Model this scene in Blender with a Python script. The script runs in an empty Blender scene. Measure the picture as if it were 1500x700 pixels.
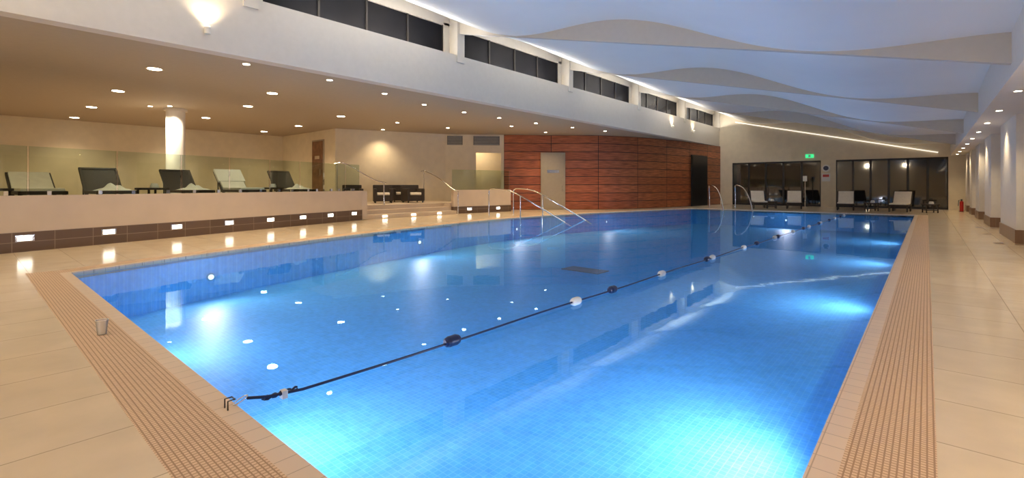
import bpy, math, random
from mathutils import Vector, Matrix
random.seed(4)
S=bpy.context.scene
D=bpy.data

# ------------------------------------------------------------------ materials
def newmat(name):
    m=D.materials.new(name); m.use_nodes=True
    nt=m.node_tree; b=nt.nodes['Principled BSDF']
    return m,nt,b
def plain(name,col,rough=0.5,metal=0.0,noise=0.06,nscale=8.0,bump=0.0,emit=None,estr=0,**kw):
    m,nt,b=newmat(name)
    tc=nt.nodes.new('ShaderNodeTexCoord'); n=nt.nodes.new('ShaderNodeTexNoise')
    n.inputs['Scale'].default_value=nscale; n.inputs['Detail'].default_value=2
    nt.links.new(tc.outputs['Object'],n.inputs['Vector'])
    r=nt.nodes.new('ShaderNodeValToRGB')
    c0=[max(0,c*(1-noise)) for c in col]; c1=[min(1,c*(1+noise)) for c in col]
    r.color_ramp.elements[0].color=(*c0,1); r.color_ramp.elements[1].color=(*c1,1)
    r.color_ramp.elements[0].position=.3; r.color_ramp.elements[1].position=.7
    nt.links.new(n.outputs['Fac'],r.inputs['Fac']); nt.links.new(r.outputs['Color'],b.inputs['Base Color'])
    b.inputs['Roughness'].default_value=rough; b.inputs['Metallic'].default_value=metal
    if bump:
        bp=nt.nodes.new('ShaderNodeBump'); bp.inputs['Strength'].default_value=bump; bp.inputs['Distance'].default_value=.01
        nt.links.new(n.outputs['Fac'],bp.inputs['Height']); nt.links.new(bp.outputs['Normal'],b.inputs['Normal'])
    if emit:
        b.inputs['Emission Color'].default_value=(*emit,1); b.inputs['Emission Strength'].default_value=estr
    return m
def brick(name,c1,c2,mortar,w,h,ms,rough=.4,offset=0.0,coord='Object',rot=(0,0,0),grain=0,bump=.3,loc=(0,0,0),grainscale=(1,1,1)):
    m,nt,b=newmat(name)
    tc=nt.nodes.new('ShaderNodeTexCoord'); mp=nt.nodes.new('ShaderNodeMapping')
    mp.inputs['Rotation'].default_value=rot; mp.inputs['Location'].default_value=loc
    nt.links.new(tc.outputs[coord],mp.inputs['Vector'])
    t=nt.nodes.new('ShaderNodeTexBrick'); t.offset=offset; t.squash=1
    nt.links.new(mp.outputs['Vector'],t.inputs['Vector'])
    t.inputs['Color1'].default_value=(*c1,1); t.inputs['Color2'].default_value=(*c2,1); t.inputs['Mortar'].default_value=(*mortar,1)
    t.inputs['Scale'].default_value=1; t.inputs['Brick Width'].default_value=w; t.inputs['Row Height'].default_value=h
    t.inputs['Mortar Size'].default_value=ms; t.inputs['Mortar Smooth'].default_value=.1
    out=t.outputs['Color']
    if grain:
        mp2=nt.nodes.new('ShaderNodeMapping'); mp2.inputs['Scale'].default_value=grainscale
        nt.links.new(tc.outputs[coord],mp2.inputs['Vector'])
        n=nt.nodes.new('ShaderNodeTexNoise'); n.inputs['Scale'].default_value=3; n.inputs['Detail'].default_value=4
        nt.links.new(mp2.outputs['Vector'],n.inputs['Vector'])
        mr=nt.nodes.new('ShaderNodeMapRange'); mr.inputs['To Min'].default_value=1-grain; mr.inputs['To Max'].default_value=1+grain
        mr.inputs['From Min'].default_value=.3; mr.inputs['From Max'].default_value=.7
        nt.links.new(n.outputs['Fac'],mr.inputs['Value'])
        mx=nt.nodes.new('ShaderNodeVectorMath'); mx.operation='SCALE'
        nt.links.new(out,mx.inputs[0]); nt.links.new(mr.outputs['Result'],mx.inputs['Scale'])
        out=mx.outputs['Vector']
    nt.links.new(out,b.inputs['Base Color'])
    b.inputs['Roughness'].default_value=rough
    if bump:
        bp=nt.nodes.new('ShaderNodeBump'); bp.inputs['Strength'].default_value=bump; bp.inputs['Distance'].default_value=.004; bp.invert=True
        nt.links.new(t.outputs['Fac'],bp.inputs['Height']); nt.links.new(bp.outputs['Normal'],b.inputs['Normal'])
    return m
def emis(name,col,s):
    m,nt,b=newmat(name)
    b.inputs['Base Color'].default_value=(*col,1)
    b.inputs['Emission Color'].default_value=(*col,1); b.inputs['Emission Strength'].default_value=s
    m.cycles.emission_sampling='NONE'   # tiny lamp faces: a real lamp sits in front of each
    return m
def glassmat(name,tint,refl=.5,rough=0.0,mult=1.0,milky=0):
    m=D.materials.new(name); m.use_nodes=True; nt=m.node_tree; nt.nodes.clear()
    o=nt.nodes.new('ShaderNodeOutputMaterial'); mx=nt.nodes.new('ShaderNodeMixShader')
    tr=nt.nodes.new('ShaderNodeBsdfTransparent'); tr.inputs['Color'].default_value=(*tint,1)
    gl=nt.nodes.new('ShaderNodeBsdfGlossy'); gl.inputs['Roughness'].default_value=rough
    fr=nt.nodes.new('ShaderNodeFresnel'); fr.inputs['IOR'].default_value=1.45
    mu=nt.nodes.new('ShaderNodeMath'); mu.operation='MULTIPLY'; mu.inputs[1].default_value=mult
    nt.links.new(fr.outputs[0],mu.inputs[0]); nt.links.new(mu.outputs[0],mx.inputs[0])
    body=tr.outputs[0]
    if milky:
        df=nt.nodes.new('ShaderNodeBsdfDiffuse'); df.inputs['Color'].default_value=(.9,.88,.84,1)
        m2=nt.nodes.new('ShaderNodeMixShader'); m2.inputs[0].default_value=milky
        nt.links.new(tr.outputs[0],m2.inputs[1]); nt.links.new(df.outputs[0],m2.inputs[2]); body=m2.outputs[0]
    nt.links.new(body,mx.inputs[1]); nt.links.new(gl.outputs[0],mx.inputs[2]); nt.links.new(mx.outputs[0],o.inputs[0])
    return m

M={}
M['white']=plain('white_paint',(.78,.73,.66),.6,noise=.02)
M['beam']=plain('beam_paint',(.66,.61,.53),.6,noise=.02)
M['cream']=plain('cream_plaster',(.76,.67,.51),.6,noise=.04,nscale=3)
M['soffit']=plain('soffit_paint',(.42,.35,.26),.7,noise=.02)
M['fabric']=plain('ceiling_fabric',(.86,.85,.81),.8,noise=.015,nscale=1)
M['fin']=plain('fin_paint',(.58,.53,.45),.6,noise=.02)
M['tile']=brick('floor_tile',(.75,.60,.41),(.80,.65,.45),(.47,.36,.24),.6,.6,.004,rough=.17,grain=.06)
M['accent']=brick('accent_tile',(.22,.13,.08),(.26,.16,.1),(.3,.22,.15),.15,.15,.004,rough=.3)
M['grate']=brick('gutter_grate',(.76,.54,.34),(.82,.59,.38),(.44,.26,.14),.024,.024,.0034,rough=.45,bump=.6)
M['coping']=brick('coping_tile',(.80,.62,.45),(.76,.58,.42),(.52,.38,.26),.125,.125,.003,rough=.3)
M['wood']=brick('timber_cladding',(.34,.095,.033),(.45,.14,.052),(.02,.008,.005),2.4,.4166,.016,rough=.33,coord='UV',grain=.5,grainscale=(.6,9,1),bump=.5)
M['band']=brick('brown_base_tile',(.12,.075,.05),(.15,.095,.065),(.3,.22,.16),.6,.18,.006,rough=.3,coord='UV')
M['stone']=plain('terrace_stone',(.64,.52,.40),.5,noise=.04,nscale=2)
M['pool']=brick('pool_mosaic',(.095,.46,.87),(.13,.51,.91),(.19,.57,.91),.05,.05,.004,rough=.5,grain=.10,grainscale=(4,4,4),bump=0)
M['steel']=plain('polished_steel',(.75,.73,.70),.15,metal=1,noise=.02)
M['dark']=plain('dark_frame',(.02,.017,.015),.4)
M['rattan']=plain('dark_rattan',(.035,.025,.02),.55,noise=.5,nscale=60,bump=.6)
M['cushion']=plain('cream_cushion',(.84,.77,.65),.85,noise=.05,bump=.2)
M['towel']=plain('white_towel',(.82,.82,.80),.95,noise=.04,nscale=40,bump=.5)
M['doorgrey']=plain('door_laminate',(.40,.34,.25),.45,noise=.03)
M['doorwood']=plain('door_timber',(.22,.10,.045),.4,noise=.3,nscale=4)
M['grille']=plain('grille_metal',(.30,.29,.27),.4,metal=.3)
M['black']=plain('doorway_shade',(.008,.007,.006),.35)  # shade of the open doorway put into the colour
M['navy']=plain('navy_plastic',(.012,.02,.07),.35,noise=.2)
M['floatw']=plain('white_plastic',(.75,.70,.6),.35)
M['red']=plain('red_paint',(.5,.02,.015),.3)
M['green']=emis('exit_green',(.03,.55,.2),1.5)
M['lamp']=emis('lamp_warm',(1,.88,.66),20)
M['led']=emis('led_white',(1,.93,.78),7)
M['cove']=emis('cove_led',(1,.94,.82),1.1)
M['poolled']=emis('pool_led',(.8,.85,1),2)
M['glass']=glassmat('balustrade_glass',(.84,.90,.84),mult=.9)
M['cup']=glassmat('cup_plastic',(.97,.97,.97),rough=.15,mult=1.2,milky=.32)
def night(name,ior):
    m,nt,b=newmat(name); b.inputs['Roughness'].default_value=.04; b.inputs['IOR'].default_value=ior
    n=nt.nodes.new('ShaderNodeTexNoise'); n.inputs['Scale'].default_value=.8; r=nt.nodes.new('ShaderNodeValToRGB')
    r.color_ramp.elements[0].color=(.004,.005,.008,1); r.color_ramp.elements[1].color=(.022,.022,.026,1)
    tc=nt.nodes.new('ShaderNodeTexCoord'); nt.links.new(tc.outputs['Object'],n.inputs['Vector']); nt.links.new(n.outputs['Fac'],r.inputs['Fac']); nt.links.new(r.outputs['Color'],b.inputs['Base Color'])
    return m
M['night']=night('night_glazing',1.9); M['night2']=night('clerestory_glazing',1.15)
m=D.materials.new('water_surface'); m.use_nodes=True; nt=m.node_tree; nt.nodes.clear()
o=nt.nodes.new('ShaderNodeOutputMaterial'); mx=nt.nodes.new('ShaderNodeMixShader')
tr=nt.nodes.new('ShaderNodeBsdfTransparent'); tr.inputs['Color'].default_value=(.78,.93,1,1)
gl=nt.nodes.new('ShaderNodeBsdfGlossy'); gl.inputs['Roughness'].default_value=.015; gl.inputs['Color'].default_value=(.60,.84,1,1)
fr=nt.nodes.new('ShaderNodeFresnel'); fr.inputs['IOR'].default_value=1.42
mu=nt.nodes.new('ShaderNodeMath'); mu.operation='MULTIPLY'; mu.inputs[1].default_value=.85
tc=nt.nodes.new('ShaderNodeTexCoord'); n=nt.nodes.new('ShaderNodeTexNoise'); n.inputs['Scale'].default_value=2.2; n.inputs['Detail'].default_value=2
bp=nt.nodes.new('ShaderNodeBump'); bp.inputs['Strength'].default_value=.12; bp.inputs['Distance'].default_value=.007
nt.links.new(tc.outputs['Object'],n.inputs['Vector']); nt.links.new(n.outputs['Fac'],bp.inputs['Height'])
nt.links.new(bp.outputs['Normal'],gl.inputs['Normal'])
nt.links.new(fr.outputs[0],mu.inputs[0]); nt.links.new(mu.outputs[0],mx.inputs[0])
nt.links.new(tr.outputs[0],mx.inputs[1]); nt.links.new(gl.outputs[0],mx.inputs[2]); nt.links.new(mx.outputs[0],o.inputs[0])
M['water']=m

# ------------------------------------------------------------------ mesh builder
class MB:
    def __init__(s): s.v=[]; s.f=[]; s.m=[]; s.uv=[]; s.names=[]; s.sm=[]
    def mi(s,k):
        if k not in s.names: s.names.append(k)
        return s.names.index(k)
    def face(s,pts,k,uv=None,smooth=False):
        i=len(s.v); s.v+= [tuple(p) for p in pts]; s.f.append(list(range(i,i+len(pts)))); s.m.append(s.mi(k))
        s.uv.append(uv or [(p[0]+p[1],p[2]) for p in pts]); s.sm.append(smooth)
    def mesh(s,vs,fs,k,smooth=False):
        i=len(s.v); s.v+=[tuple(p) for p in vs]
        for f in fs:
            s.f.append([i+a for a in f]); s.m.append(s.mi(k)); s.sm.append(smooth)
            s.uv.append([(vs[a][0]+vs[a][1],vs[a][2]) for a in f])
    def box(s,x0,x1,y0,y1,z0,z1,k,T=None):
        vs=[Vector(p) for p in [(x0,y0,z0),(x1,y0,z0),(x1,y1,z0),(x0,y1,z0),(x0,y0,z1),(x1,y0,z1),(x1,y1,z1),(x0,y1,z1)]]
        if T: vs=[T@p for p in vs]
        s.mesh(vs,[(0,3,2,1),(4,5,6,7),(0,1,5,4),(1,2,6,5),(2,3,7,6),(3,0,4,7)],k)
    def cyl(s,p0,p1,r0,k,r1=None,seg=16,caps=True):
        r1=r0 if r1 is None else r1
        p0=Vector(p0);p1=Vector(p1);z=(p1-p0).normalized()
        a=z.orthogonal().normalized(); b=z.cross(a)
        vs=[];
        for p,r in((p0,r0),(p1,r1)):
            for i in range(seg):
                t=2*math.pi*i/seg; vs.append(p+a*math.cos(t)*r+b*math.sin(t)*r)
        fs=[(i,(i+1)%seg,seg+(i+1)%seg,seg+i) for i in range(seg)]
        s.mesh(vs,fs,k,True)
        if caps:
            s.mesh(vs,[tuple(range(seg-1,-1,-1)),tuple(range(seg,2*seg))],k)
    def tube(s,pts,r,k,seg=10):
        pts=[Vector(p) for p in pts]; n=len(pts); vs=[]
        t0=(pts[1]-pts[0]).normalized(); a=t0.orthogonal().normalized()
        for i,p in enumerate(pts):
            t=(pts[min(i+1,n-1)]-pts[max(i-1,0)]).normalized()
            a=(a-t*a.dot(t)).normalized(); b=t.cross(a)
            for j in range(seg):
                q=2*math.pi*j/seg; vs.append(p+(a*math.cos(q)+b*math.sin(q))*r)
        fs=[(i*seg+j,i*seg+(j+1)%seg,(i+1)*seg+(j+1)%seg,(i+1)*seg+j) for i in range(n-1) for j in range(seg)]
        s.mesh(vs,fs,k,True); s.mesh(vs,[tuple(range(seg-1,-1,-1)),tuple(range((n-1)*seg,n*seg))],k)
    def ribbon(s,pts,z0,z1,th,k,side=1):
        n=len(pts); off=[]
        for i in range(n):
            a=Vector(pts[max(i-1,0)]);b=Vector(pts[min(i+1,n-1)]); t=(b-a).normalized()
            nn=Vector((-t.y,t.x))*side; off.append(Vector(pts[i])+nn*th)
        L=0
        for i in range(n-1):
            a,b=Vector(pts[i]),Vector(pts[i+1]); c,d=off[i],off[i+1]; l=(b-a).length
            uv=[(L,z0),(L+l,z0),(L+l,z1),(L,z1)]
            s.face([(a.x,a.y,z0),(b.x,b.y,z0),(b.x,b.y,z1),(a.x,a.y,z1)],k,uv)
            s.face([(c.x,c.y,z0),(d.x,d.y,z0),(d.x,d.y,z1),(c.x,c.y,z1)],k,uv)
            s.face([(a.x,a.y,z1),(b.x,b.y,z1),(d.x,d.y,z1),(c.x,c.y,z1)],k)
            s.face([(a.x,a.y,z0),(b.x,b.y,z0),(d.x,d.y,z0),(c.x,c.y,z0)],k)
            L+=l
        for i in(0,n-1):
            a=Vector(pts[i]);c=off[i]
            s.face([(a.x,a.y,z0),(c.x,c.y,z0),(c.x,c.y,z1),(a.x,a.y,z1)],k)
    def prism(s,poly,z0,z1,k):
        n=len(poly)
        s.mesh([(p[0],p[1],z0) for p in poly]+[(p[0],p[1],z1) for p in poly],
          [tuple(range(n-1,-1,-1)),tuple(range(n,2*n))]+[(i,(i+1)%n,n+(i+1)%n,n+i) for i in range(n)],k)
    def build(s,name,bevel=0,T=None):
        me=D.meshes.new(name); me.from_pydata(s.v,[],s.f)
        for k in s.names: me.materials.append(M[k])
        ul=me.uv_layers.new(name='UVMap'); li=0
        for p,mi,uv,sm in zip(me.polygons,s.m,s.uv,s.sm):
            p.material_index=mi; p.use_smooth=sm
            for q in uv: ul.data[li].uv=q; li+=1
        ob=D.objects.new(name,me); S.collection.objects.link(ob)
        if bevel:
            bm=ob.modifiers.new('bevel','BEVEL'); bm.width=bevel; bm.segments=2; bm.limit_method='ANGLE'
        if T is not None: ob.matrix_world=T
        return ob
def catmull(P,n=8):
    P=[Vector(p) for p in P]; Q=[P[0]*2-P[1]]+P+[P[-1]*2-P[-2]]; out=[]
    for i in range(1,len(Q)-2):
        for j in range(n):
            t=j/n; a,b,c,d=Q[i-1],Q[i],Q[i+1],Q[i+2]
            out.append(.5*((2*b)+(c-a)*t+(2*a-5*b+4*c-d)*t*t+(3*b-a-3*c+d)*t**3))
    out.append(P[-1]); return out
def place(x,y,z=0,deg=0): return Matrix.Translation((x,y,z))@Matrix.Rotation(math.radians(deg),4,'Z')

# ------------------------------------------------------------------ dimensions
YN,YF=.985,25.4
XR=-.387
CW,GW=.105,.315
ZS=3.75
XB=-10.2
XK=.87
ZR=2.7
YE=32.5
Y0=-4.0
ZT=.76
FINS=[-1.9,3.78,9.45,15.1,20.8,26.45]
poolL=catmull([(-8.9,YN),(-9.62,2.83),(-10.25,5.0),(-11.0,8.3),(-11.55,12),(-11.55,15),(-11.2,17.6),(-10.55,20.8),(-9.65,24.2),(-9.2,YF)],6)
terr=catmull([(-10.9,-4),(-11.6,-1.8),(-12.27,.4),(-12.82,2.2),(-13.35,3.9),(-14.12,6.4),(-14.95,9.2)],5)
wood=catmull([(-16,17.8),(-14.3,19.6),(-12.5,21.25),(-11.3,23.8),(-10.55,27.7),(-10.12,YE)],10)
def off(curve,d):
    out=[]
    for i,p in enumerate(curve):
        t=(curve[min(i+1,len(curve)-1)]-curve[max(i-1,0)]).normalized(); out.append(p+Vector((-t.y,t.x))*d)
    out[0]=Vector((out[0].x,curve[0].y)); out[-1]=Vector((out[-1].x,curve[-1].y))
    return out

# floor
b=MB(); G=CW+GW
xr=XR+G; yn=YN-G; yf=YF+G
L2=off(poolL,G)
def fl(x0,x1,y0,y1): b.face([(x0,y0,0),(x1,y0,0),(x1,y1,0),(x0,y1,0)],'tile')
fl(-26,2.3,Y0,yn); fl(xr,2.3,yn,yf); fl(-26,2.3,yf,YE)
fl(-26,L2[0].x,yn,YN); fl(-26,L2[-1].x,YF,yf)
for p,q in zip(L2[:-1],L2[1:]): b.face([(-26,p.y,0),(p.x,p.y,0),(q.x,q.y,0),(-26,q.y,0)],'tile')
b.build('floor')
# coping + overflow grate
b=MB()
def strip(A,B,k,z=0.0):
    for i in range(len(A)-1): b.face([(A[i].x,A[i].y,z),(B[i].x,B[i].y,z),(B[i+1].x,B[i+1].y,z),(A[i+1].x,A[i+1].y,z)],k)
LC=off(poolL,CW)
b.box(LC[0].x,XR+CW,YN-CW,YN,-.09,0.002,'coping'); b.box(XR,XR+CW,YN,YF,-.09,0.002,'coping'); b.box(poolL[-1].x,XR+CW,YF,YF+CW,-.09,0.002,'coping')
b.ribbon(poolL,-.09,.002,CW,'coping',1)
b.build('pool_coping')
b=MB()
b.box(L2[0].x,XR+G,YN-G,YN-CW,-.03,0.001,'grate'); b.box(L2[0].x,LC[0].x,YN-CW,YN,-.03,0.001,'grate')
b.box(XR+CW,XR+G,YN-CW,YF+CW,-.03,.001,'grate'); b.box(L2[-1].x,XR+G,YF+CW,YF+G,-.03,.001,'grate')
strip(LC,L2,'grate',.001)
b.build('overflow_grate')
# pool basin
ring=[Vector((XR,YN)),Vector((XR,YF))]+list(reversed(poolL))
DEP=-.8
b=MB(); b.face([(p.x,p.y,DEP) for p in ring],'pool')
n=len(ring)
for i in range(n):
    p,q=ring[i],ring[(i+1)%n]; b.face([(p.x,p.y,DEP),(q.x,q.y,DEP),(q.x,q.y,-.05),(p.x,p.y,-.05)],'pool')
b.box(-6.6,-5.6,9.4,9.9,DEP+.002,DEP+.02,'grille')
b.build('pool_basin')
b=MB(); b.face([(p.x,p.y,-.02) for p in ring],'water'); b.build('pool_water')

# ------------------------------------------------------------------ roof
def zf(x): return 3.1-.245*x
def wave(x): return .24*(1-math.cos(2*math.pi*(x+8.2)/6.6))
b=MB(); NX=90
seq=[Y0]+FINS+[YE]
YS=[]
for a,c in zip(seq[:-1],seq[1:]):
    for j in range(8): YS.append((a+(c-a)*j/8, j/8))
YS.append((YE,0))
vs=[]
for y,t in YS:
    for i in range(NX+1):
        x=-10.55+(XK+.05+10.55)*i/NX
        vs.append((x,y,zf(x)+wave(x)+.10*math.sin(math.pi*t)))
fs=[(j*(NX+1)+i,j*(NX+1)+i+1,(j+1)*(NX+1)+i+1,(j+1)*(NX+1)+i) for j in range(len(YS)-1) for i in range(NX)]
b.mesh(vs,fs,'fabric',True); b.build('ceiling')
for y in FINS:
    b=MB(); N=80; xs=[-10.5+(XK+10.5)*i/N for i in range(N+1)]
    vs=[]
    for yy in(y-.06,y+.06):
        for x in xs: vs.append((x,yy,zf(x)-.02)); vs.append((x,yy,zf(x)+wave(x)+.06))
    o=2*(N+1); fs=[]
    for i in range(N):
        fs.append((2*i,2*i+2,2*i+3,2*i+1)); fs.append((o+2*i,o+2*i+1,o+2*i+3,o+2*i+2)); fs.append((2*i,o+2*i,o+2*i+2,2*i+2))
    b.mesh(vs,fs,'fin'); b.build('ceiling_fin')
# left soffit, beam, clerestory
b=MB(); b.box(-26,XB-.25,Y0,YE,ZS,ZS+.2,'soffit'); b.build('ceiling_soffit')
b=MB()
b.box(XB-.3,XB,Y0,YE,ZS-.001,4.78,'beam'); b.box(XB-.03,XB,Y0,YE,4.78,4.95,'beam')  # upper lip added to keep the ledge tubes out of water reflections
b.box(XB-.42,XB-.3,Y0,YE,ZS+.2,4.95,'beam')
b.box(XB-.42,XB-.3,Y0,YE,5.83,6.3,'beam')
for y in FINS+[YE-.1]:
    b.box(XB-.42,XB-.3,y-.35,min(y+.35,YE),4.9,5.9,'beam')
    b.box(XB-.42,XB+.04,y-.14,min(y+.14,YE),4.75,6.2,'beam')
b.build('wall_clerestory')
k=1
seq=[Y0-.3]+FINS+[YE-.1]
for a,c in zip(seq[:-1],seq[1:]):
    b=MB(); y0,y1=a+.35,c-.35
    b.box(XB-.40,XB-.37,y0,y1,4.95,5.83,'night2')
    for j in range(5):
        y=y0+(y1-y0)*j/4; b.box(XB-.38,XB-.33,y-.025,y+.025,4.95,5.83,'dark')
    b.build('window_%d'%k); k+=1
# right bulkhead + soffit
b=MB(); b.box(XK,XK+.1,Y0,YE,ZR,3.7,'white'); b.build('wall_bulkhead')
b=MB(); b.box(XK+.1,2.3,Y0,YE,ZR,ZR+.15,'white'); b.build('ceiling_soffit')
b=MB(); b.box(2.1,2.3,Y0,YE,0,ZR,'cream'); b.build('wall_right')
for i,(a,c) in enumerate([(1.0,3.8),(7.5,10.5),(14.4,17.2),(19.6,21.6),(23.8,25.4),(27.4,28.8),(30.6,31.8)]):
    b=MB(); b.box(1.4,2.1,a,c,0,ZR,'white'); b.box(1.38,2.1,a-.02,c+.02,0,.28,'accent'); b.build('pilaster')
pr=[3.8,7.5,10.5,14.4,17.2,19.6,21.6,23.8,25.4,27.4,28.8,30.6]
for a,c in zip(pr[::2],pr[1::2]):
    b=MB(); b.box(2.06,2.1,a+.2,c-.2,.1,2.5,'night')
    for y in (a+.2,(a+c)/2,c-.2): b.box(2.02,2.06,y-.04,y+.04,.05,2.55,'dark')
    b.box(2.02,2.06,a+.2,c-.2,2.45,2.55,'dark'); b.box(2.02,2.06,a+.2,c-.2,.03,.12,'dark')
    b.build('window_%d'%k); k+=1
b=MB()
for y in (14.0,16.5,19.0): 
    for dx in (0,.3): b.box(1.05+dx,1.2+dx,y,y+.3,0.0,.003,'accent')
b.build('floor_inlay_tiles')
# far wall
b=MB(); WY0,WY1=YE-.2,YE
ZG=2.65
b.box(-10.3,-9.4,WY0,WY1,0,ZG,'cream'); b.box(-4.6,-3.88,WY0,WY1,0,ZG,'cream'); b.box(.8,2.3,WY0,WY1,0,ZG,'cream')
vs=[(-10.6,WY0,ZG),(2.3,WY0,ZG),(2.3,WY0,3.6),(XK,WY0,3.8),(-10.6,WY0,6.4)]
vs+=[(x,WY1,z) for x,_,z in vs]
b.mesh(vs,[(0,1,2,3,4),(9,8,7,6,5),(0,5,6,1),(1,6,7,2),(2,7,8,3),(3,8,9,4),(4,9,5,0)],'cream')
b.build('wall_far')
for x0,x1,np_ in((-9.4,-4.6,5),(-3.88,.8,6)):
    b=MB(); b.box(x0,x1,YE-.1,YE-.06,0.02,ZG,'night')
    for j in range(np_+1):
        x=x0+(x1-x0)*j/np_; b.box(max(x0,x-.05),min(x1,x+.05),YE-.16,YE-.1,0.02,ZG,'dark')
    b.box(x0,x1,YE-.16,YE-.1,ZG-.1,ZG,'dark'); b.box(x0,x1,YE-.16,YE-.1,.01,.12,'dark')
    b.build('window_%d'%k); k+=1
b=MB()
b.box(0,9.9,-.02,.02,-.02,.02,'cove',Matrix.Translation((-9.2,WY0-.05,zf(-9.2)-.12))@Matrix.Rotation(math.atan(.245),4,'Y'))
b.build('cove_light_strip')
b=MB(); b.ribbon(wood,0,ZS,.15,'wood',1); b.build('wall_timber')
# lobby walls
b=MB(); b.box(-25.4,-25.2,Y0,11,0,ZS,'cream'); b.build('wall_left')
b=MB(); b.box(-25.4,-19.9,10.9,11.05,0,ZS,'cream')
b.ribbon([Vector((-19.9,10.9)),Vector((-18,15.7))],0,ZS,.15,'cream',1)
A=Vector((-18,15.7)); B=Vector((-16,17.8)); 
def lerp(t): return A+(B-A)*t
b.ribbon([A,lerp(.52)],0,ZS,.15,'cream',1); b.ribbon([lerp(.95),B],0,ZS,.15,'cream',1)
b.ribbon([lerp(.52),lerp(.95)],2.85,ZS,.15,'cream',1)
b.ribbon([lerp(.3)+Vector((-.9,.86)),lerp(1.1)+Vector((-.9,.86))],0,ZS,.1,'cream',1)
b.build('wall_lobby')
b=MB(); b.box(-26,2.3,Y0-.2,Y0,0,6.5,'cream'); b.build('wall_near')
def onwall(P,Q,t,z,w,h,name,mat='grille',d=.03,slats=6):
    P=Vector(P);Q=Vector(Q);u=(Q-P).normalized(); c=P+(Q-P)*t; ang=math.degrees(math.atan2(u.y,u.x))
    b=MB(); b.box(-w/2,w/2,-d,0,z-h/2,z+h/2,'dark')
    for i in range(slats):
        zz=z-h/2+h*(i+.5)/slats; b.box(-w/2+.02,w/2-.02,-d-.02,-d,zz-h/slats*.33,zz+h/slats*.33,mat)
    ob=b.build(name); ob.matrix_world=place(c.x,c.y,0,ang); return ob
onwall(A,B,.16,3.45,.75,.45,'air_vent'); onwall(A,B,.7,3.45,1.3,.45,'air_vent')
def door(c,ang,w,h,mat,name,z=0,handle=True):
    b=MB(); b.box(-w/2-.07,w/2+.07,-.05,.02,z,z+h+.07,'dark' if mat=='black' else 'doorgrey'); b.box(-w/2,w/2,-.075,-.05,z+.01,z+h,mat)
    if handle:
        b.cyl((w/2-.1,-.075,z+1.0),(w/2-.1,-.12,z+1.0),.015,'steel'); b.cyl((w/2-.1,-.12,z+.9),(w/2-.1,-.12,z+1.2),.015,'steel')
        b.box(-w/2+.25,w/2-.25,-.08,-.075,z+h*.55+.3,z+h*.55+.45,'steel')
    ob=b.build(name); ob.matrix_world=place(c[0],c[1],0,ang); return ob
def wp(i): 
    t=(wood[i+1]-wood[i-1]).normalized(); return wood[i],math.degrees(math.atan2(t.y,t.x))
p,a=wp(10); p=p+Vector((.06,-.06)); door(p,a,1.1,2.8,'doorgrey','door_1')
p,a=wp(43); p=p+Vector((.05,-.02)); door(p,a,1.9,2.95,'black','doorway_shade_slab',handle=False)  # dark slab stands in for the shade inside an open doorway
door((-21.4,10.9),0,.95,2.5,'doorwood','door_3',z=ZT)

# ------------------------------------------------------------------ terrace
poly=[(p.x-.1,p.y) for p in terr]+[(-19.9,9.2),(-19.9,10.9),(-25.2,10.9),(-25.2,-4)]
b=MB(); b.prism(poly,.02,ZT,'stone'); b.build('floor_terrace')
b=MB(); b.ribbon(terr,.36,1.02,.2,'stone',1); b.ribbon(off(terr,-.015),0,.36,.2,'band',1)
b.ribbon([terr[-1],Vector((-16.1,9.2))],.02,1.02,.2,'stone',-1)
b.build('wall_terrace')
def terrx(y):
    for p,q in zip(terr[:-1],terr[1:]):
        if p.y<=y<=q.y: t=(y-p.y)/(q.y-p.y); return p.x+(q.x-p.x)*t, math.degrees(math.atan2(q.y-p.y,q.x-p.x))
LEDY=[-2.9,-1.7,-.5,.74,1.98,3.26,4.49,5.66,6.73,7.78,8.8]
b=MB()
for y in LEDY:
    x,a=terrx(y); T=place(x,y,0,a)
    b.box(-.13,.13,-.03,0.0,.19,.31,'steel',T); b.box(-.10,.10,-.036,-.03,.205,.295,'led',T)
b.build('wall_marker_lights')
b=MB(); G0=[-4,-2.8,-1.6,-.4,.8,2.15,3.4,4.55,5.7,6.7,7.6,8.5,9.15]
for y0,y1 in zip(G0[:-1],G0[1:]):
    p=Vector((terrx(y0)[0]-.1,y0)); q=Vector((terrx(y1)[0]-.1,y1)); u=(q-p).normalized()
    b.ribbon([p+u*.015,q-u*.015],1.02,1.93,.015,'glass',1)
    for c in(p+u*.3,q-u*.3): b.box(c.x-.03,c.x+.03,c.y-.03,c.y+.03,1.02,1.1,'steel')
b.build('glass_balustrade')
b=MB()
for i,(x,z) in enumerate([(-15.05,.15),(-15.45,.3),(-15.85,.46)]):
    b.box(-20 if i==2 else x-.45,x,9.2,13.75,.0,z,'stone')
b.box(-19.0,-15.5,13.75,15.3,0,.46,'stone')
b.build('entrance_steps')
b=MB()
for i in range(2): b.box(-17.6,-16.2,9.22,9.22+.3*(2-i),.46,.46+.15*(i+1)-.01,'stone')
b.build('terrace_steps')
lw=[Vector((-15.3,13.8)),Vector((-15.0,15.3)),Vector((-14.75,16.9))]
b=MB(); b.ribbon(lw,.3,1.02,.2,'stone',1); b.ribbon(off(lw,-.015),0,.3,.2,'band',1); b.ribbon([Vector((-14.75,16.9)),Vector((-16,17.7))],0,1.02,.15,'stone',1)
b.build('wall_planter')
b=MB(); b.ribbon([p+Vector((-.1,0)) for p in lw[:3]],1.02,1.9,.015,'glass',1); b.build('glass_balustrade')
b=MB()
for t in(.25,.75):
    c=lw[0]+(lw[2]-lw[0])*t; T=place(c.x,c.y,0,80); b.box(-.13,.13,-.05,0,.12,.24,'steel',T); b.box(-.09,.09,-.056,-.05,.135,.225,'led',T)
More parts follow.
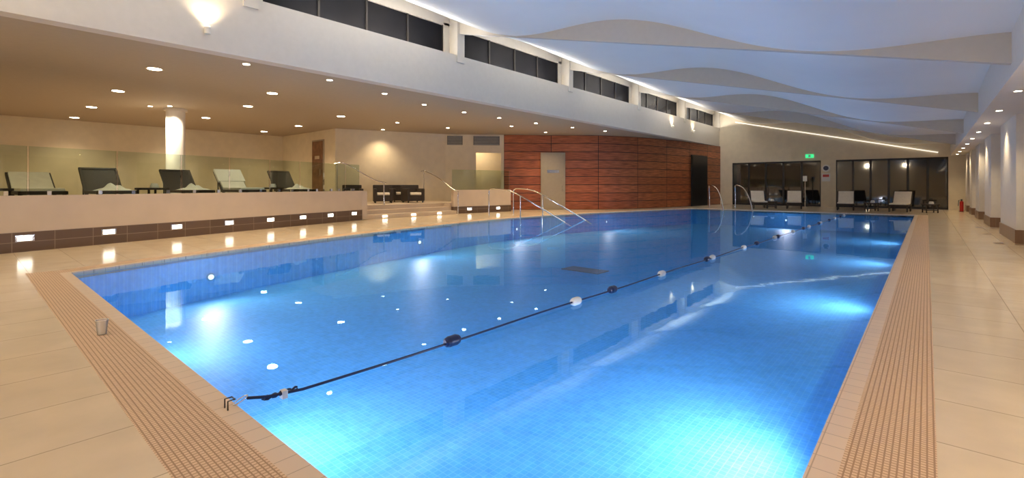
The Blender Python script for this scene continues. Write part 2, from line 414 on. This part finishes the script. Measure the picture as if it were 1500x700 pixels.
for y in (10.2,11.5,12.8):
    b.box(-15.05,-15.035,y-.1,y+.1,.05,.11,'led')
b.build('step_marker_lights')
b=MB(); b.cyl((-18.9,4.67,ZT),(-18.9,4.67,ZS),.27,'white',seg=40); b.cyl((-18.9,4.67,ZT),(-18.9,4.67,ZT+.12),.3,'steel',seg=40); b.cyl((-18.9,4.67,3.68),(-18.9,4.67,ZS),.33,'white',seg=40)
b.build('round_column')

# ------------------------------------------------------------------ handrails
def smoothpath(P,n=6): return catmull([Vector(p) for p in P],n)
def handrail(name,P,posts,r=.022,T=None):
    b=MB(); b.tube(smoothpath(P),r,'steel')
    for p0,p1 in posts: b.cyl(p0,p1,r,'steel'); b.cyl((p0[0],p0[1],p0[2]),(p0[0],p0[1],p0[2]+.02),.05,'steel')
    return b.build(name,T=T)
handrail('pool_handrail',[(-12.35,12.9,0),(-12.35,12.9,.5),(-12.35,12.9,.95),(-12.28,12.9,1.06),(-12.1,12.9,1.09),(-11.3,12.95,1.0),(-10.3,13.1,.55),(-9.3,13.2,.05),(-8.9,13.25,-.15)],[((-10.9,13,-.6),(-10.9,13,.84))])
handrail('pool_handrail',[(-12.35,14.3,0),(-12.35,14.3,.5),(-12.35,14.3,.95),(-12.28,14.3,1.06),(-12.1,14.3,1.09),(-11.3,14.3,1.0),(-10.3,14.4,.55),(-9.3,14.5,.05),(-8.9,14.5,-.15)],[((-10.9,14.3,-.6),(-10.9,14.3,.84))])
for dx in(0,1.3):
    handrail('pool_ladder_rail',[(-8.75+dx,26.1,0),(-8.75+dx,26.1,.5),(-8.75+dx,26.05,1.05),(-8.7+dx,25.9,1.2),(-8.5+dx,25.6,1.22),(-8.1+dx,25.2,1.05),(-7.7+dx,24.6,.6),(-7.45+dx,24.2,0),(-7.4+dx,24.1,-.3)],[],r=.028)
handrail('stair_handrail',[(-16.0,10.9,1.3),(-16.0,10.3,1.45),(-16.2,9.3,2.0),(-16.3,8.9,2.0)],[((-16.0,10.8,.46),(-16.0,10.8,1.32)),((-16.3,9.0,ZT),(-16.3,9.0,2.0))])
handrail('stair_handrail',[(-14.7,13.55,.95),(-15.0,13.55,1.02),(-15.9,13.55,1.5),(-16.9,13.55,1.85),(-17.2,13.55,1.85)],[((-14.75,13.55,0),(-14.75,13.55,.96)),((-17.0,13.55,.46),(-17.0,13.55,1.85))])

# ------------------------------------------------------------------ furniture
def lounger(x,y,z,deg,towel=False,cush=None,back=42,name='sun_lounger',roll=False):
    b=MB(); W=.36
    b.box(0,1.25,-W,-W+.05,.26,.33,'rattan'); b.box(0,1.25,W-.05,W,.26,.33,'rattan'); b.box(1.2,1.25,-W,W,.26,.33,'rattan'); b.box(0,.05,-W,W,.26,.33,'rattan')
    for X in(.08,1.12):
        for Y in(-W+.01,W-.07): b.box(X,X+.06,Y,Y+.06,0,.28,'rattan')
    for i in range(12): b.box(.05+i*.1,.13+i*.1,-W+.05,W-.05,.30,.33,'rattan')
    TB=Matrix.Translation((.04,0,.30))@Matrix.Rotation(math.radians(back),4,'Y')
    b.box(-.78,0,-W,-W+.05,-.02,.04,'rattan',TB); b.box(-.78,0,W-.05,W,-.02,.04,'rattan',TB); b.box(-.8,-.74,-W,W,-.02,.04,'rattan',TB)
    b.box(-.75,0,-W+.05,W-.05,0,.03,'rattan',TB)
    q=TB@Vector((-.55,0,0)); 
    for Y in(-W+.06,W-.06): b.cyl((q.x,Y,q.z),(q.x+.05,Y,.0),.018,'dark',seg=8)
    if cush or towel:
        m_='towel' if towel else cush
        b.box(.02,1.22,-W+.04,W-.04,.33,.39,m_); b.box(-.74,.0,-W+.04,W-.04,.03,.09,m_,TB)
    if towel: b.box(-.81,-.3,-W-.01,W+.01,.03,.1,'towel',TB)
    if roll:
        # crumpled towel: a small draped heap over the foot of the seat
        vs=[];nx,ny=14,12
        for i in range(nx+1):
            for j in range(ny+1):
                X=.5+.7*i/nx; Y=-.3+.6*j/ny; e=math.sin(math.pi*i/nx)*math.sin(math.pi*j/ny)
                vs.append((X,Y,.335+e*(.10+.05*math.sin(X*17+Y*9)+.035*math.sin(Y*23-X*11))))
        b.mesh(vs,[(i*(ny+1)+j,(i+1)*(ny+1)+j,(i+1)*(ny+1)+j+1,i*(ny+1)+j+1) for i in range(nx) for j in range(ny)],'towel',True)
    ob=b.build(name,bevel=.008); ob.matrix_world=place(x,y,z,deg); return ob
lounger(-14.75,2.2,ZT,3,back=44,roll=True)
lounger(-15.05,3.85,ZT,3,back=44,roll=True)
lounger(-15.4,5.25,ZT,3,towel=True,back=44)
lounger(-15.9,6.95,ZT,3,back=50,roll=True)
lounger(-14.45,1.0,ZT,3,cush='cushion',back=30)
lounger(-14.2,-.4,ZT,3,back=30,roll=True)
def table(x,y,z,name='side_table'):
    b=MB(); b.box(-.25,.25,-.25,.25,.34,.39,'rattan')
    for a in(-.22,.18):
        for c in(-.22,.18): b.box(a,a+.04,c,c+.04,0,.34,'rattan')
    b.box(-.2,.2,-.2,.2,.1,.13,'rattan')
    b.cyl((.05,.02,.39),(.05,.02,.46),.09,'towel',seg=16); b.cyl((.05,.02,.46),(.05,.02,.50),.07,'towel',seg=16)
    ob=b.build(name,bevel=.006); ob.matrix_world=place(x,y,z,20)
table(-14.3,3.05,ZT); table(-14.9,6.1,ZT); table(-13.6,.35,ZT)
def armchair(x,y,z,deg):
    b=MB()
    b.box(-.38,.38,-.36,.36,.08,.34,'rattan')
    b.box(-.40,-.27,-.38,.36,.08,.62,'rattan'); b.box(.27,.40,-.38,.36,.08,.62,'rattan')
    b.box(-.40,.40,.24,.40,.08,.80,'rattan',Matrix.Rotation(math.radians(-4),4,'X'))
    for a in(-.36,.30):
        for c in(-.34,.28): b.box(a,a+.06,c,c+.06,0,.1,'dark')
    b.box(-.26,.26,-.36,.24,.34,.45,'cushion')
    ob=b.build('rattan_armchair',bevel=.03); ob.matrix_world=place(x,y,z,deg)
armchair(-18.6,11.0,.46,65); armchair(-17.7,11.9,.46,60); armchair(-17.0,12.95,.46,75); armchair(-18.3,13.2,.46,70)
for x,y,d in[(-7.0,28.6,-70),(-5.4,29.4,-80),(-3.1,29.3,-85),(-.9,29.2,-95)]:
    lounger(x,y,0,d,cush='cushion',back=50)
for x,y in[(-6.2,28.0),(-2.0,28.4),(.1,28.2)]: table(x,y,0)

# ------------------------------------------------------------------ lane rope
b=MB(); pts=[]
pts.append(Vector((-2.83,1.03,.03)))
for i in range(0,121):
    t=i/120; y=1.12+(25.3-1.12)*t; pts.append(Vector((-2.79+.25*t,y,-.005+.006*math.sin(y*2.1)+(.02 if i==0 else 0))))
b.tube(pts,.009,'navy',8)
def fx(y): return -2.79+.25*(y-1.12)/24.2
def flt(y,k):
    x=fx(y); prof=[(-.075,.022),(-.062,.034),(-.035,.042),(.035,.042),(.062,.034),(.075,.022)]
    for (a,r),(c,s) in zip(prof[:-1],prof[1:]): b.cyl((x,y+a,0),(x,y+c,0),r,k,r1=s,seg=20,caps=False)
    b.cyl((x,y-.076,0),(x,y-.075,0),.022,k,seg=20); b.cyl((x,y+.075,0),(x,y+.076,0),.022,k,seg=20)
ks=['navy','floatw','navy','floatw','navy','floatw']
for i,y in enumerate([2.49,4.19,4.94,6.27,8.0,8.25,10.0,10.9,12.4,12.7,14.3,15.6,16.4,18.0,18.3,20.0,21.2,22.6,23.6]): flt(y,ks[i%6] if i<6 else ('navy' if i%2 else 'floatw'))
for s in(-1,1):
    b.tube([Vector((-2.8+.009*s*math.cos(i*1.1),1.1+i*.014,.010+.009*s*math.sin(i*1.1))) for i in range(15)],.007,'navy',6)
b.box(-2.815,-2.775,1.20,1.23,-.02,.025,'floatw')
b.tube([Vector((-2.835+.02*math.sin(t*math.pi/6),1.0+.035*math.cos(t*math.pi/6),.028+.015*math.cos(t*math.pi/6))) for t in range(13)],.004,'steel',8)
b.tube([Vector((-2.86,.93,.002)),Vector((-2.86,.93,.05)),Vector((-2.86,.965,.05)),Vector((-2.815,.965,.05)),Vector((-2.815,.93,.05)),Vector((-2.815,.93,.002))],.004,'dark',8)
b.build('lane_rope')
b=MB(); b.cyl((0,0,.003),(0,0,.12),.03,'cup',r1=.042,seg=28,caps=False); b.cyl((0,0,.003),(0,0,.008),.03,'cup',seg=28); b.tube([Vector((.042*math.cos(t*math.pi/12),.042*math.sin(t*math.pi/12),.12)) for t in range(25)],.002,'floatw',6)
b.build('plastic_cup',T=place(-5.02,.74,0))

# far wall items
b=MB(); b.box(-5.35,-4.95,WY0-.06,WY0,2.82,3.02,'green'); b.box(-5.2,-5.1,WY0-.065,WY0-.06,2.86,2.98,'towel'); b.build('exit_sign')
b=MB(); b.cyl((-4.35,WY0-.03,2.2),(-4.35,WY0,2.2),.2,'towel',seg=28); b.cyl((-4.35,WY0-.035,2.2),(-4.35,WY0-.03,2.2),.13,'navy',seg=28); b.box(-4.55,-4.15,WY0-.03,WY0,1.45,1.9,'towel'); b.box(-4.5,-4.2,WY0-.035,WY0-.03,1.7,1.84,'red'); b.build('pool_rules_sign')
b=MB(); b.cyl((-5.2,31.2,0),(-5.2,31.2,1.7),.025,'steel'); b.cyl((-5.2,31.2,0),(-5.2,31.2,.04),.2,'steel',seg=24)
b.box(-5.3,-5.1,31.16,31.2,1.45,1.75,'towel'); b.build('sign_stand')
b=MB(); b.cyl((1.2,30.2,0.02),(1.2,30.2,.45),.07,'red',seg=20); b.cyl((1.2,30.2,.45),(1.2,30.2,.5),.07,'red',r1=.03,seg=20); b.cyl((1.2,30.2,.5),(1.2,30.2,.58),.03,'dark'); b.tube([Vector((1.2,30.2,.55)),Vector((1.1,30.15,.53)),Vector((1.08,30.15,.27))],.012,'dark'); b.cyl((1.2,30.2,0),(1.2,30.2,.02),.1,'dark',seg=20)
b.build('fire_extinguisher')

# ------------------------------------------------------------------ lights
WARM=(1,.77,.48)
def spot(name,loc,power,col=WARM,ang=120,blend=.9,parent=None,r=.06,dirv=(0,0,-1)):
    l=D.lights.new(name,'SPOT'); l.energy=power; l.color=col; l.spot_size=math.radians(ang); l.spot_blend=blend; l.shadow_soft_size=r
    o=D.objects.new(name,l); S.collection.objects.link(o); o.location=loc; o.rotation_euler=Vector(dirv).to_track_quat('-Z','Y').to_euler()
    if parent: o.parent=parent
    return o
def area(name,loc,size,power,col,dirv,parent=None,xax=None):
    l=D.lights.new(name,'AREA'); l.shape='RECTANGLE'; l.size,l.size_y=size; l.energy=power; l.color=col
    o=D.objects.new(name,l); S.collection.objects.link(o); 
    z=-Vector(dirv).normalized()
    if xax is None: o.rotation_euler=Vector(dirv).to_track_quat('-Z','Y').to_euler()
    else:
        x=Vector(xax); x=(x-z*x.dot(z)).normalized(); y=z.cross(x)
        o.rotation_euler=Matrix((x,y,z)).transposed().to_euler()
    o.location=loc
    if parent: o.parent=parent
    return o
def downlights(P,z,r,power):
    b=MB()
    for x,y in P:
        b.cyl((x,y,z-.012),(x,y,z),r*1.25,'steel',seg=24); b.cyl((x,y,z-.016),(x,y,z-.0121),r,'lamp',seg=24)
    ob=b.build('recessed_downlights')
    for x,y in P: spot('downlight_lamp',(x,y,z-.04),power,parent=ob)
big=[(x,y) for y in(-.8,2.75,6.0) for x in(-12.7,-16.4,-20.4,-24.0)]+[(-16.2,9.1),(-20.2,9.4),(-23.5,9.3)]
big=[p for p in big if p!=(-12.7,6.0)]+[(-13.6,5.6)]
downlights(big,ZS,.13,150)
downlights([(-10.75,3.9),(-10.85,5.8),(-11.3,7.65),(-11.9,9.5),(-12.1,11.4),(-12.1,13.2),(-12.0,15.3),(-11.7,17.5),(-11.3,19.6),(-16.1,11.5),(-15.9,14.0),(-13.4,15.4),(-13.7,18.2),(-18.6,12.5)],ZS,.065,175)
downlights([(1.08,y) for y in(-1.5,.5,2.5,4.6,6.8,8.8,10.9,13.5,16,18.5,21,23.5,26,28.5,30.8)],ZR,.045,90)
for y,z,e in((3.0,4.1,60),(24.6,4.3,50),(27.6,4.3,50)):
    b=MB(); b.cyl((XB,y,z),(XB+.08,y,z),.03,'floatw'); b.cyl((XB+.08,y,z-.07),(XB+.08,y,z+.06),.05,'floatw',seg=20); b.cyl((XB+.08,y,z+.06),(XB+.08,y,z+.065),.045,'lamp',seg=20)
    ob=b.build('wall_spotlight'); spot('spot_lamp',(XB+.12,y,z+.1),e,parent=ob,dirv=(-.15,0,1),ang=120)
for x in(-8.6,-5.2,-1.8):  # unseen fixtures added behind the camera to warm the near deck
    b=MB(); b.box(x-.2,x+.2,Y0,Y0+.12,3.4,3.6,'floatw'); b.box(x-.18,x+.18,Y0+.12,Y0+.13,3.42,3.58,'lamp'); b.cyl((x,Y0,3.35),(x,Y0+.06,3.35),.03,'steel')
    ob=b.build('added_fill_light'); spot('fill_lamp',(x,Y0+.2,3.5),270,(1,.80,.54),ang=160,blend=.5,parent=ob,dirv=(0,1,-.6),r=.15)
b=MB(); CP=[(-18.25,4.35),(-18.75,3.95)]
for x,y in CP: b.cyl((x,y,ZS-.012),(x,y,ZS),.08,'steel',seg=20); b.cyl((x,y,ZS-.016),(x,y,ZS-.0121),.06,'lamp',seg=20)
ob=b.build('column_accent_lights')
for x,y in CP:
    dv=Vector((-18.9-x,4.67-y,0)).normalized()*.45+Vector((0,0,-1)); spot('accent_lamp',(x,y,ZS-.05),420,(1,.88,.68),ang=80,parent=ob,dirv=dv)
area('niche_lamp',(-17.2,17.1,3.5),(.5,.2),30,WARM,(0,0,-1))
NEUT=(1,.95,.89)
b=MB()
for a,c in zip(seq[:-1],seq[1:]): b.box(XB-.29,XB-.2,a+.9,c-.9,4.78,4.84,'floatw')
ob=b.build('ledge_uplighter')
for a,c in zip(seq[:-1],seq[1:]): area('uplight_tube',(XB-.24,(a+c)/2,4.90),(c-a-1.9,.08),125,NEUT,(1,0,.03),parent=ob,xax=(0,1,0))
# underwater lights
b=MB(); UL=[]
for y,e in((3.7,250),(9.5,170),(15.3,140),(21.1,140)): UL.append((XR-.0,y,-1,0,e))
for y,e in((2.9,75),(8.6,65),(13.6,60),(19,60)):
    x=min(poolL,key=lambda p:abs(p.y-y)).x; UL.append((x,y,1,0,e))
UL+=[(-3.6,YN,0,1,170),(-6.6,YN,0,1,110),(-5.0,YF,0,-1,110)]  # near-edge pair added out of view to brighten the near water
for x,y,s,t,e in UL: 
    b.cyl((x,y,-.42),(x+s*.03,y+t*.03,-.42),.07,'steel',seg=24); b.cyl((x+s*.03,y+t*.03,-.42),(x+s*.035,y+t*.035,-.42),.045,'poolled',seg=24)
ob=b.build('underwater_lights')
for x,y,s,t,e in UL: spot('underwater_lamp',(x+s*.12,y+t*.12,-.26),e,(1,.88,1),174,.8,ob,.2,(s,t,.1))

w=D.worlds.new('World'); S.world=w; w.use_nodes=True
bg=w.node_tree.nodes['Background']; bg.inputs[0].default_value=(.02,.03,.06,1); bg.inputs[1].default_value=.5

cam=D.cameras.new('camera'); co=D.objects.new('camera',cam); S.collection.objects.link(co); S.camera=co
cam.sensor_width=36; cam.lens=700/1500*36; cam.shift_y=-(350-272)/1500
co.location=(0,0,1.2); co.rotation_euler=(math.radians(90),0,math.radians(40.98))
cam.clip_start=.02
S.view_settings.view_transform='Standard'; S.view_settings.exposure=0
